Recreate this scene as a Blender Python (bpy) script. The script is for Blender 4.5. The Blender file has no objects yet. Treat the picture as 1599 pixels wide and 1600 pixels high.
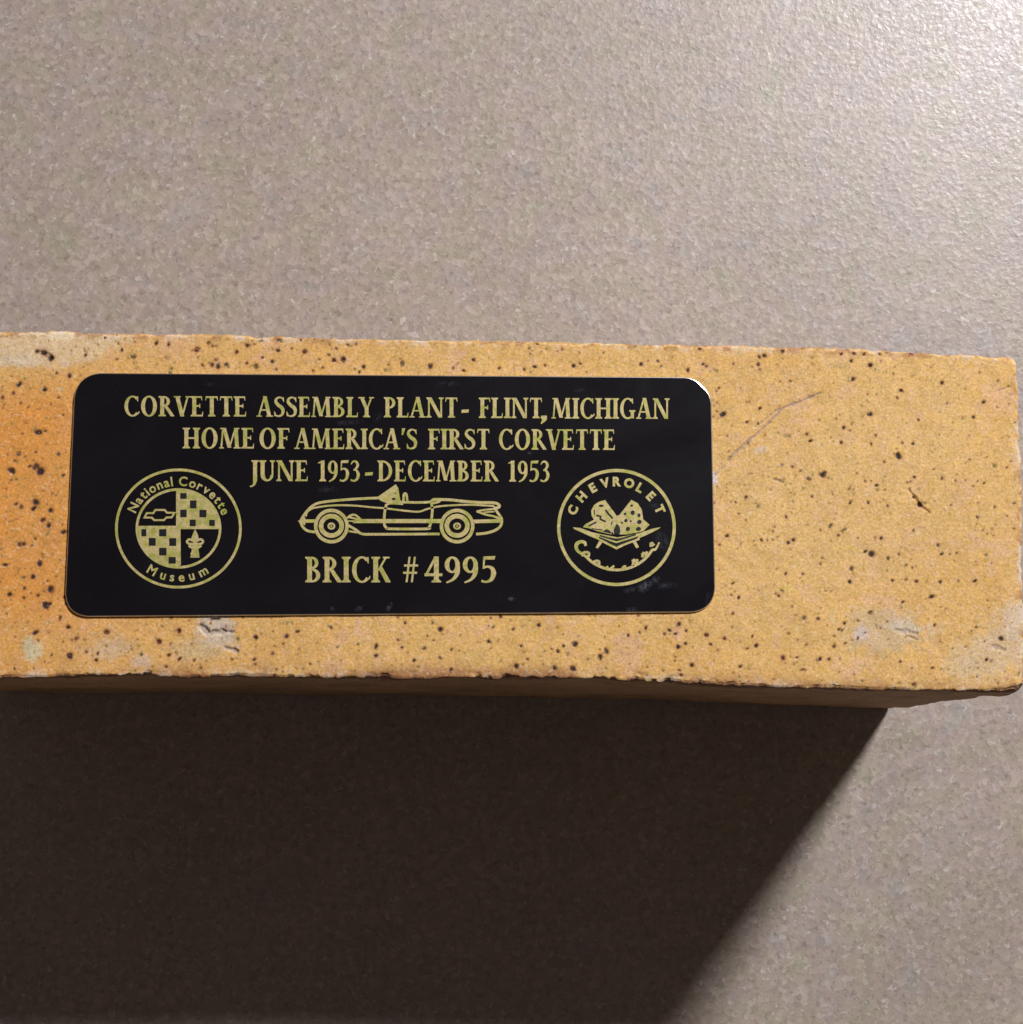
import bpy, math, random
import numpy as np
from mathutils import Matrix, Vector

random.seed(7)
RNG = np.random.RandomState(11)
scene = bpy.context.scene
COL = scene.collection
MM = 0.001

# ------------------------------------------------------------------ camera
F = 2900.0                       # focal length in photograph pixels (1599 wide)
CAM_H = 0.450                    # metres above the tabletop
BRICK_H = 0.095
nad = np.array([640 - 799.5, -(1208 - 800.0), -F]); nad /= np.linalg.norm(nad)
ez = -nad
ex = np.array([1.0, -0.0125, 0.0]); ex -= ex.dot(ez) * ez; ex /= np.linalg.norm(ex)
ey = np.cross(ez, ex)
W2C = np.stack([ex, ey, ez], axis=1)
C2W = W2C.T
cam_d = bpy.data.cameras.new('camera'); cam = bpy.data.objects.new('camera', cam_d)
COL.objects.link(cam)
cam_d.sensor_fit = 'HORIZONTAL'; cam_d.sensor_width = 36.0
cam_d.lens = F / 1599.0 * 36.0
cam_d.clip_start = 0.01; cam_d.clip_end = 50
M = Matrix.Identity(4)
for r in range(3):
    for c in range(3): M[r][c] = C2W[r][c]
M[2][3] = CAM_H
cam.matrix_world = M
scene.camera = cam

def unproj(px, py, z):
    """point of the plane at height z that the photograph shows at (px, py)"""
    px = np.asarray(px, float); py = np.asarray(py, float)
    d = np.stack([px - 799.5, -(py - 800.0), np.full(px.shape, -F)], axis=-1) @ C2W.T
    t = (z - CAM_H) / d[..., 2]
    p = d * t[..., None]; p[..., 2] += CAM_H
    return p

# ------------------------------------------------------------------ light
world = bpy.data.worlds.new('World'); scene.world = world; world.use_nodes = True
bg = world.node_tree.nodes['Background']
bg.inputs[0].default_value = (1.0, 0.82, 0.75, 1); bg.inputs[1].default_value = 0.086

Bc = unproj(1395, 1108, 0.0); Sc = unproj(1018, 1600, 0.0)
az = (Bc - Sc)[:2]; az /= np.linalg.norm(az)
LAMP_EL = math.radians(45); LAMP_D = 1.55
mid = unproj(800, 700, 0.05)
lp = np.array([mid[0] + az[0] * LAMP_D * math.cos(LAMP_EL), mid[1] + az[1] * LAMP_D * math.cos(LAMP_EL), LAMP_D * math.sin(LAMP_EL)])
ld = bpy.data.lights.new('ceiling_lamp', 'POINT'); lo = bpy.data.objects.new('ceiling_lamp', ld)
COL.objects.link(lo); lo.location = lp
ld.energy = 147; ld.shadow_soft_size = 0.105; ld.color = (0.935, 0.945, 1.0)

scene.view_settings.view_transform = 'Standard'; scene.view_settings.look = 'None'
scene.view_settings.exposure = 0; scene.view_settings.gamma = 1
scene.render.engine = 'CYCLES'

# ------------------------------------------------------------------ noise
def _h(ix, iy, iz, seed):
    n = (ix * 73856093) ^ (iy * 19349663) ^ (iz * 83492791) ^ (seed * 2654435761)
    n = n & 0xffffffff
    n = ((n ^ (n >> 13)) * 1274126177) & 0xffffffff
    n = ((n ^ (n >> 16)) * 2246822519) & 0xffffffff
    n = n ^ (n >> 15)
    return (n & 0xffffff) / float(0xffffff)
def vnoise(P, freq, seed=0):
    Q = P * freq + 1000.0
    I = np.floor(Q).astype(np.int64); f = Q - I; f = f * f * (3 - 2 * f)
    out = 0
    for dx in (0, 1):
        for dy in (0, 1):
            for dz in (0, 1):
                w = (f[:, 0] if dx else 1 - f[:, 0]) * (f[:, 1] if dy else 1 - f[:, 1]) * (f[:, 2] if dz else 1 - f[:, 2])
                out = out + w * _h(I[:, 0] + dx, I[:, 1] + dy, I[:, 2] + dz, seed)
    return out * 2 - 1
def fbm(P, freq, oct=3, seed=0, gain=.5):
    s = 0; a = 1; t = 0
    for o in range(oct):
        s = s + a * vnoise(P, freq * 2 ** o, seed + o * 17); t += a; a *= gain
    return s / t
def sstep(a, b, x):
    t = np.clip((x - a) / (b - a), 0, 1); return t * t * (3 - 2 * t)

# ------------------------------------------------------------------ materials
def new_mat(name):
    m = bpy.data.materials.new(name); m.use_nodes = True
    nt = m.node_tree; b = nt.nodes['Principled BSDF']
    return m, nt, b
def N(nt, t, **kw):
    n = nt.nodes.new(t)
    for k, v in kw.items():
        if k.startswith('i_'): n.inputs[k[2:].replace('_', ' ')].default_value = v
        else: setattr(n, k, v)
    return n
def L(nt, a, b): nt.links.new(a, b)
def mix(nt, fac, a, b, mode='MIX'):
    n = nt.nodes.new('ShaderNodeMix'); n.data_type = 'RGBA'; n.blend_type = mode
    for sock, v in ((n.inputs['Factor'], fac), (n.inputs['A'], a), (n.inputs['B'], b)):
        if hasattr(v, 'is_linked'): L(nt, v, sock)
        else: sock.default_value = v
    return n.outputs['Result']
def ramp(nt, src, stops):
    n = nt.nodes.new('ShaderNodeValToRGB'); e = n.color_ramp.elements
    while len(e) < len(stops): e.new(.5)
    for i, (p, c) in enumerate(stops):
        e[i].position = p; e[i].color = c if len(c) == 4 else (*c, 1)
    L(nt, src, n.inputs[0]); return n.outputs[0]
def noise(nt, vec, scale, detail=3, rough=.5, dist=0):
    n = N(nt, 'ShaderNodeTexNoise'); n.inputs['Scale'].default_value = scale
    n.inputs['Detail'].default_value = detail; n.inputs['Roughness'].default_value = rough
    n.inputs['Distortion'].default_value = dist
    L(nt, vec, n.inputs['Vector']); return n

def math_(nt, op, a, b=None, c=None, clamp=False):
    n = nt.nodes.new('ShaderNodeMath'); n.operation = op; n.use_clamp = clamp
    for i, v in enumerate((a, b, c)):
        if v is None: continue
        if hasattr(v, 'is_linked'): L(nt, v, n.inputs[i])
        else: n.inputs[i].default_value = v
    return n.outputs[0]

def table_material():
    m, nt, b = new_mat('textured_laminate')
    tc = N(nt, 'ShaderNodeTexCoord').outputs['Object']
    # flattened grains: worley cells of about 0.9 mm warped by noise
    wn = noise(nt, tc, 900, 2)
    wv = N(nt, 'ShaderNodeVectorMath', operation='MULTIPLY_ADD')
    L(nt, wn.outputs['Color'], wv.inputs[0]); wv.inputs[1].default_value = (0.0007,) * 3; L(nt, tc, wv.inputs[2])
    vo = N(nt, 'ShaderNodeTexVoronoi'); vo.inputs['Scale'].default_value = 760; L(nt, wv.outputs[0], vo.inputs['Vector'])
    vo2 = N(nt, 'ShaderNodeTexVoronoi'); vo2.inputs['Scale'].default_value = 1150; L(nt, wv.outputs[0], vo2.inputs['Vector'])
    g1 = noise(nt, tc, 1050, 3, .6, .6)
    g2 = noise(nt, tc, 380, 3, .55, .4)
    sep = N(nt, 'ShaderNodeSeparateColor'); L(nt, vo.outputs['Color'], sep.inputs[0])
    sep2 = N(nt, 'ShaderNodeSeparateColor'); L(nt, vo2.outputs['Color'], sep2.inputs[0])
    grain = ramp(nt, sep.outputs[0], [(0, (.273, .226, .186)), (.45, (.314, .260, .214)), (.8, (.328, .272, .225)), (1, (.376, .316, .264))])
    blot = noise(nt, tc, 95, 4, .6, .5)
    hue = ramp(nt, blot.outputs['Fac'], [(.30, (.93, .99, .88)), (.44, (1.01, .99, .94)), (.56, (1.02, .975, 1.01)), (.70, (.95, 1.0, 1.06))])
    c = mix(nt, 1.0, grain, hue, 'MULTIPLY')
    blot2 = noise(nt, tc, 26, 4, .6)
    tone = ramp(nt, blot2.outputs['Fac'], [(.3, (.95, .945, .94)), (.7, (1.05, 1.05, 1.05))])
    c = mix(nt, 1.0, c, tone, 'MULTIPLY')
    # faint long rolling streaks of the laminate, mostly across the picture
    mp = N(nt, 'ShaderNodeMapping'); mp.inputs['Scale'].default_value = (10, 160, 10); L(nt, tc, mp.inputs[0])
    st = noise(nt, mp.outputs[0], 1, 4, .6)
    stc = ramp(nt, st.outputs['Fac'], [(.3, (.96, .955, .95)), (.7, (1.035, 1.035, 1.035))])
    c = mix(nt, .8, c, stc, 'MULTIPLY')
    # dark and pale flecks
    fl = noise(nt, tc, 820, 2, .5, .8)
    dk = ramp(nt, fl.outputs['Fac'], [(.32, (.70, .67, .65)), (.42, (1, 1, 1))])
    c = mix(nt, .75, c, dk, 'MULTIPLY')
    fl2 = noise(nt, wv.outputs[0], 700, 2, .5, 1.0)
    lt = ramp(nt, fl2.outputs['Fac'], [(.62, (0, 0, 0)), (.72, (1, 1, 1))])
    lt = mix(nt, .8, (0, 0, 0, 1), lt)
    c = mix(nt, lt, c, (.47, .42, .38, 1))
    L(nt, c, b.inputs['Base Color'])
    rr = ramp(nt, sep2.outputs[1], [(0, (.32,) * 3), (1, (.46,) * 3)])
    L(nt, rr, b.inputs['Roughness'])
    b.inputs['Specular IOR Level'].default_value = .5
    h = math_(nt, 'ADD', math_(nt, 'MULTIPLY', vo.outputs['Distance'], .55), math_(nt, 'MULTIPLY', g1.outputs['Fac'], .9))
    h = math_(nt, 'ADD', h, math_(nt, 'MULTIPLY', g2.outputs['Fac'], .8))
    bp = N(nt, 'ShaderNodeBump'); bp.inputs['Strength'].default_value = .55; bp.inputs['Distance'].default_value = .00012
    L(nt, h, bp.inputs['Height']); L(nt, bp.outputs[0], b.inputs['Normal'])
    return m

def brick_material():
    m, nt, b = new_mat('fired_clay')
    at = N(nt, 'ShaderNodeAttribute', attribute_name='clay')
    tc = N(nt, 'ShaderNodeTexCoord').outputs['Object']
    n1 = noise(nt, tc, 2200, 3, .6)
    v = ramp(nt, n1.outputs['Fac'], [(.27, (.72, .68, .62)), (.73, (1.22, 1.23, 1.26))])
    c = mix(nt, 1.0, at.outputs['Color'], v, 'MULTIPLY')
    nh = noise(nt, tc, 1000, 3, .6, .2)
    hv = ramp(nt, nh.outputs['Fac'], [(.30, (.80, .78, .52)), (.42, (1.0, .99, .90)), (.52, (1.02, 1.0, 1.02)), (.62, (1.05, 1.0, 1.18)), (.72, (.90, .88, 1.04))])
    c = mix(nt, .85, c, hv, 'MULTIPLY')
    nl = noise(nt, tc, 1500, 2, .5, 0)
    lt = ramp(nt, nl.outputs['Fac'], [(.60, (0, 0, 0)), (.72, (.5, .5, .5))])
    c = mix(nt, lt, c, (.70, .53, .33, 1))
    L(nt, c, b.inputs['Base Color'])
    b.inputs['Roughness'].default_value = .78; b.inputs['Specular IOR Level'].default_value = .3
    bp = N(nt, 'ShaderNodeBump'); bp.inputs['Strength'].default_value = .7; bp.inputs['Distance'].default_value = .00012
    n2 = noise(nt, tc, 1500, 4, .65)
    L(nt, n2.outputs['Fac'], bp.inputs['Height']); L(nt, bp.outputs[0], b.inputs['Normal'])
    return m

PLQ_Z = BRICK_H + 0.00055
def enamel_material():
    m, nt, b = new_mat('black_enamel')
    tc = N(nt, 'ShaderNodeTexCoord').outputs['Object']
    n0 = noise(nt, tc, 60, 3)
    base = ramp(nt, n0.outputs['Fac'], [(.3, (.0035, .0028, .0038)), (.7, (.0050, .0043, .0062))])
    wn = noise(nt, tc, 900, 4, .65, .8)
    # dusty smears lying on the plate: (photo px, photo py, half width px, half height px, turn, strength)
    spots = [(1008, 916, 13, 7, .6, 1.0), (1026, 905, 6, 5, 0, .8), (1040, 915, 16, 5, .1, .35), (988, 953, 8, 4, 0, .6), (985, 922, 12, 4, .2, .4),
             (1035, 845, 9, 14, .5, .45), (1022, 790, 8, 4, 0, .4), (562, 950, 7, 4, .5, .6), (520, 951, 4, 3, 0, .5), (608, 948, 4, 8, -.5, .6),
             (512, 765, 14, 5, .1, .35), (545, 660, 22, 4, .1, .3), (590, 652, 5, 8, -.5, .4), (800, 936, 6, 3, 0, .8), (826, 708, 5, 4, 0, .4),
             (680, 962, 8, 2, 0, .5), (1108, 940, 5, 14, 0, .35), (905, 610, 9, 4, .3, .25), (330, 600, 9, 3, .2, .2), (700, 600, 18, 5, .1, .2)]
    tot = None
    for (x, y, rx, ry, a, s) in spots:
        c = unproj(x, y, PLQ_Z); q = unproj(x + 1, y, PLQ_Z); k = np.linalg.norm(q - c)
        mp = N(nt, 'ShaderNodeMapping', vector_type='TEXTURE')
        mp.inputs['Location'].default_value = (c[0], c[1], PLQ_Z); mp.inputs['Rotation'].default_value = (0, 0, a)
        mp.inputs['Scale'].default_value = (rx * k * 1.3, ry * k * 1.3, 1)
        L(nt, tc, mp.inputs[0])
        ln = N(nt, 'ShaderNodeVectorMath', operation='LENGTH'); L(nt, mp.outputs[0], ln.inputs[0])
        f = math_(nt, 'SUBTRACT', 1.0, ln.outputs['Value'], clamp=True)
        f = math_(nt, 'MULTIPLY', f, s)
        tot = f if tot is None else math_(nt, 'MAXIMUM', tot, f)
    br = ramp(nt, wn.outputs['Fac'], [(.42, (0,) * 3), (.62, (1,) * 3)])
    tot = math_(nt, 'MULTIPLY', tot, br)
    # fine dust over the whole plate
    fd = noise(nt, tc, 2500, 2, .5)
    fdr = ramp(nt, fd.outputs['Fac'], [(.66, (0,) * 3), (.78, (.10,) * 3)])
    tot2 = math_(nt, 'ADD', tot, fdr, clamp=True)
    c = mix(nt, tot2, base, (.09, .092, .108, 1))
    L(nt, c, b.inputs['Base Color'])
    sm = noise(nt, tc, 45, 4, .6, 1.0)
    rr = ramp(nt, sm.outputs['Fac'], [(.3, (.20,) * 3), (.7, (.29,) * 3)])
    L(nt, rr, b.inputs['Roughness']); b.inputs['Specular IOR Level'].default_value = .38
    return m
def gold_material(name='gold_print', dull=0.0):
    m, nt, b = new_mat(name)
    tc = N(nt, 'ShaderNodeTexCoord').outputs['Object']
    n1 = noise(nt, tc, 560, 3, .6, .3)
    c = ramp(nt, n1.outputs['Fac'], [(.30, (.30, .31, .045)), (.44, (.38, .34, .09)), (.56, (.50, .39, .19)), (.68, (.40, .355, .06))])
    n2 = noise(nt, tc, 1900, 3, .6)
    v = ramp(nt, n2.outputs['Fac'], [(.3, (.80, .80, .76)), (.7, (1.15, 1.14, 1.12))])
    c = mix(nt, 1, c, v, 'MULTIPLY')
    L(nt, c, b.inputs['Base Color'])
    b.inputs['Metallic'].default_value = .25; b.inputs['Roughness'].default_value = .55
    return m
def simple(name, col, rough, metal=0):
    m, nt, b = new_mat(name)
    tc = N(nt, 'ShaderNodeTexCoord').outputs['Object']
    n1 = noise(nt, tc, 800, 3)
    c = ramp(nt, n1.outputs['Fac'], [(.3, tuple(x * .85 for x in col)), (.7, tuple(min(1, x * 1.1) for x in col))])
    L(nt, c, b.inputs['Base Color']); b.inputs['Roughness'].default_value = rough; b.inputs['Metallic'].default_value = metal
    return m
M_TABLE = table_material(); M_BRICK = brick_material(); M_BLACK = enamel_material(); M_GOLD = gold_material()
M_RIM = simple('bare_metal_edge', (.78, .74, .68), .25, 1.0)
M_INK = simple('black_ink', (.007, .006, .008), .4)
M_GLUE = simple('adhesive_pad', (.05, .04, .035), .8)

def add_mesh(name, verts, faces, mat, parent=None, smooth=False):
    me = bpy.data.meshes.new(name); me.from_pydata([tuple(map(float, v)) for v in verts], [], faces); me.update()
    me.materials.append(mat)
    if smooth: me.polygons.foreach_set('use_smooth', [True] * len(me.polygons))
    o = bpy.data.objects.new(name, me); COL.objects.link(o)
    if parent is not None: o.parent = parent
    return o

# ------------------------------------------------------------------ tabletop: a rolled sheet, very slightly uneven
def build_tabletop():
    nx, ny = 160, 160
    xs = np.linspace(-.75, .9, nx); ys = np.linspace(-.7, .95, ny)
    X, Y = np.meshgrid(xs, ys)
    P = np.stack([X.ravel(), Y.ravel(), np.zeros(X.size)], 1)
    P[:, 2] = fbm(P, 14, 2, 5) * .00012 - .00015
    n = P.shape[0]
    V = [tuple(p) for p in P] 
    Fc = [(j * nx + i, j * nx + i + 1, (j + 1) * nx + i + 1, (j + 1) * nx + i) for j in range(ny - 1) for i in range(nx - 1)]
    # give the top its thickness
    rim = [i for i in range(nx)] + [j * nx + nx - 1 for j in range(1, ny)] + [(ny - 1) * nx + i for i in range(nx - 2, -1, -1)] + [j * nx for j in range(ny - 2, 0, -1)]
    base = len(V); V += [(V[i][0], V[i][1], -.03) for i in rim]
    k = len(rim)
    for a in range(k):
        b_ = (a + 1) % k; Fc.append((rim[b_], rim[a], base + a, base + b_))
    Fc.append(tuple(base + a for a in range(k)))
    o = add_mesh('tabletop', V, Fc, M_TABLE, smooth=True)
    o['kind'] = 'structure'
build_tabletop()

# ------------------------------------------------------------------ the brick
BL, BW, BH = 0.216, 0.066, BRICK_H
near_x = [0, 150, 300, 400, 500, 620, 700, 800, 900, 1000, 1100, 1200, 1300, 1400, 1500, 1604]
near_y = [1059, 1057, 1059, 1056, 1060, 1061, 1059, 1061, 1061, 1064, 1069, 1074, 1075, 1078, 1081, 1081]
far_x = [0, 100, 150, 338, 600, 1000, 1225, 1412, 1592]
far_y = [518, 518, 521, 523, 529, 537, 542, 549, 556]
bot_x = [0, 135, 480, 1100, 1300, 1398]
bot_y = [1080, 1081, 1084, 1097, 1103, 1110]
LEFT_EXT = 0.205    # share of the length beyond the left picture edge is set by the real length
def edge_curve(xs, ys, z, xr):
    """returns function of s in 0..1 (0 = left end, 1 = right end); straight extension past the picture"""
    P = unproj(np.array(xs, float), np.array(ys, float), z)
    x0 = P[-1][0] - BL
    d = (P[-1] - P[0]) / (P[-1][0] - P[0][0])
    Pl = P[0] + d * (x0 - P[0][0])
    X = np.concatenate([[Pl[0]], P[:, 0]]); Y = np.concatenate([[Pl[1]], P[:, 1]])
    return lambda s: (X[0] + (X[-1] - X[0]) * s, np.interp(X[0] + (X[-1] - X[0]) * s, X, Y))
cn = edge_curve(near_x, near_y, BH, 0); cf = edge_curve(far_x, far_y, BH, 0)
cb = edge_curve(bot_x, bot_y, 0.0, 0)
def warp(Q):
    """box coordinates in metres (0..BL, 0..BW, 0..BH) -> world"""
    s = Q[:, 0] / BL; t = Q[:, 1] / BW; w = Q[:, 2] / BH
    nx_, ny_ = cn(s); fx, fy = cf(s); bx, by = cb(s)
    lx = nx_ * w + bx * (1 - w); ly = ny_ * w + by * (1 - w)
    # rear bottom edge follows the rear top edge
    hx = fx; hy = fy
    return np.stack([lx * (1 - t) + hx * t, ly * (1 - t) + hy * t, Q[:, 2]], 1)

# ---- iron specks read off the photograph (px, py, radius px, redness)
SP = []
def addsp(fx, fy, ox, oy, lst, defr=3.0):
    for e in lst:
        SP.append((ox + e[0] * fx, oy + e[1] * fy, e[2] if len(e) > 2 else defr, e[3] if len(e) > 3 else 0))
addsp(.4, .4, 1080, 500, [(35,110,3),(288,140,3.5),(262,175,2.5),(266,195,2),(110,265,3),(125,368,5),(102,357,2),(270,345,3.5),(218,398,3),(262,405,2.5),(350,238,2),(632,232,5),(700,180,3),(980,246,3),(820,275,3),(806,305,2.5),(1000,326,2.5),(1142,322,4),(698,368,5),(1103,380,3),(597,420,3),(620,432,2.5),(453,445,3),(467,472,3),(722,450,2.5),(587,480,3),(704,485,3),(825,480,2.5),(867,484,3),(812,532,6),(755,555,2.5),(515,604,6),(460,620,4),(397,572,3),(427,590,2.5),(355,567,2.5),(390,675,2),(725,646,3),(755,665,2.5),(680,630,2.5),(758,612,2),(872,614,3),(845,635,2),(980,618,2.5),(870,692,3),(893,722,4),(215,692,3),(175,712,2),(157,710,2),(255,715,2),(472,690,2.5),(622,714,3),(692,714,3),(738,712,2),(768,726,2.5),(1187,732,2.5),(1263,716,2.5),(1235,765,2),(1118,770,3),(372,770,3.5),(187,757,2.5),(140,844,3.5),(112,878,2.5),(275,860,3),(300,860,2),(320,858,2),(250,880,2),(328,808,2.5),(400,860,3),(380,870,3),(455,800,2),(543,806,3),(590,826,2.5),(575,842,2.5),(742,853,3.5),(652,852,2),(680,905,3),(705,915,4),(770,930,3),(812,915,2.5),(838,958,2.5),(965,880,2.5),(980,915,3),(1012,915,2),(1038,910,2),(865,968,2),(627,973,3.5),(512,930,2.5),(505,952,2.5),(370,992,4),(437,992,2.5),(163,1030,3),(620,1022,3),(787,1018,3),(882,1022,3.5),(975,1025,3),(1045,1020,2.5),(1110,1020,4),(1145,1052,2),(940,1082,5.5),(828,1102,2.5),(995,1128,2),(355,1060,3.5),(342,1078,3,1),(185,1085,3),(157,1075,2.5),(163,1147,3.5),(395,1120,2.5),(700,1143,3.5),(442,1165,3.5),(495,1168,3.5),(600,1185,3),(578,1210,2.5),(590,1213,2.5),(603,1263,2.5),(680,1222,2.5),(652,1243,3),(240,1237,3),(255,1272,3.5),(60,1230,4,1),(130,1245,3.5,1),(78,1268,3.5),(358,1322,4,.6),(413,1318,3),(503,1326,3.5),(537,1326,3),(437,1366,3),(192,1354,3.5),(418,1250,2),(818,1336,3),(943,1360,3),(1155,1328,3),(1212,1245,4),(1175,950,2),(1120,630,2),(1145,638,2.5),(1250,552,2.5),(870,1425,3.5),(865,1360,2)])
addsp(.3813, .38125, 0, 500, [(180,135,5),(205,157,6),(150,130,3),(78,263,5),(180,285,4),(55,300,2.5),(500,122,3.5),(545,150,4),(640,95,4),(690,100,4),(805,122,5,1),(830,185,3),(868,183,3),(895,188,5),(928,183,3.5),(485,95,2),(480,160,2),(350,145,3),(430,70,2.5),(1010,105,3.5),(968,132,3.5),(230,218,3),(215,232,2.5),(285,230,4),(240,318,2.5),(210,345,2),(258,390,2),(85,340,2),(155,460,6),(185,455,3),(75,548,4),(240,550,3),(45,618,6),(145,603,6),(165,622,7),(258,637,3),(120,600,3),(60,578,2.5),(65,755,4),(85,768,4),(145,748,5),(138,772,4.5),(205,780,4),(175,820,4.5),(198,842,5),(260,870,5),(80,920,4),(97,918,4),(145,897,3),(130,925,2.5),(160,998,5),(20,1005,4),(135,1053,4),(95,1056,3.5),(38,1125,4),(205,1105,5),(155,1130,3),(100,1100,3),(97,1140,2.5),(185,1172,6),(205,1165,3),(245,1222,4),(145,1282,4.5),(278,1260,4),(437,1280,5,.6),(730,1275,4,.8),(650,1320,4.5,.8),(285,1378,5),(210,1375,3),(400,1368,3),(393,1395,3.5),(690,1375,3.5),(735,1390,3),(292,1312,2.5),(1045,1300,3.5),(60,1430,2.5),(140,1430,2.5),(800,1390,2),(820,1410,2),(680,1420,2)])
addsp(.3752, .3757, 0, 490, [(883,135,2.5),(985,162,4),(1033,132,3),(1085,108,3.5),(1165,112,5),(1157,153,4),(1253,107,3),(1267,158,5,.6),(1215,145,2.5),(1133,200,3),(1093,182,3),(1028,205,3),(1065,220,4),(1388,192,4),(1430,190,4.5),(1513,222,3),(1497,242,3),(1400,145,2.5),(1465,133,2),(1330,190,2),(1150,232,2.5)])
addsp(1 / 4.703, 1 / 4.703, 480, 560, [(200,15,3),(265,10,4),(413,62,3),(695,33,3.5),(905,55,4),(1225,13,4),(1413,70,3),(600,45,2),(1150,90,3),(1075,70,2)])
addsp(1 / 4.44, 1 / 4.44, 780, 560, [(175,75,3),(245,58,3),(318,48,2.5),(515,52,3),(562,35,3),(610,95,2),(985,40,3),(1035,18,2),(1103,20,3),(1310,82,4),(1415,40,3),(1440,55,3),(220,95,2)])
addsp(1 / 2.665, 1 / 2.665, 500, 940, [(45,108,4),(355,90,3),(500,115,4),(325,160,3),(233,187,4),(232,227,3.5),(340,192,3),(432,193,3),(473,162,2.5),(548,200,2.5),(545,285,4),(392,245,3),(712,68,2),(752,65,3.5),(705,100,2),(722,107,3),(805,115,3.5),(913,98,4),(703,167,3),(838,185,3),(992,208,3),(965,197,2.5),(937,207,2.5),(1015,185,3),(1062,178,5),(865,240,3),(818,270,4),(978,278,5),(1053,280,5),(1193,208,4.5),(1167,233,4.5),(1245,102,2.5),(1283,140,3),(1330,130,2.5),(1357,112,3.5),(1493,97,4.5),(1455,120,4),(1480,135,3),(1435,135,2.5),(1525,122,3),(1490,190,4),(1523,175,3),(1477,247,2.5),(1497,287,3.5),(1548,265,3.5),(1013,135,2)])
addsp(1 / 3.198, 1 / 3.198, 0, 940, [(893,150,4,.6),(845,270,3),(895,290,3),(970,295,2.5),(832,327,2.5),(1003,332,2.5),(1280,180,3.5),(1430,175,4,.5),(1487,150,4,.5),(1365,148,2),(1415,212,2.5),(1373,222,2),(1360,260,3),(1268,290,3.5),(1275,315,2.5),(1495,235,2.5),(1550,312,2.5)])
addsp(1 / 2.669, 1 / 2.667, 1000, 490, [(40,125,3.5),(250,143,4),(497,180,3),(520,175,4),(493,212,3),(500,232,2.5),(200,237,2.5),(278,220,2.5),(390,210,2.5),(597,155,4),(882,197,3.5),(963,215,3.5),(1260,290,3.5),(1090,322,3),(1130,165,4,1),(1000,168,3,1),(935,168,3),(893,165,3),(840,165,3)])
n_listed = len(SP)

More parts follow.
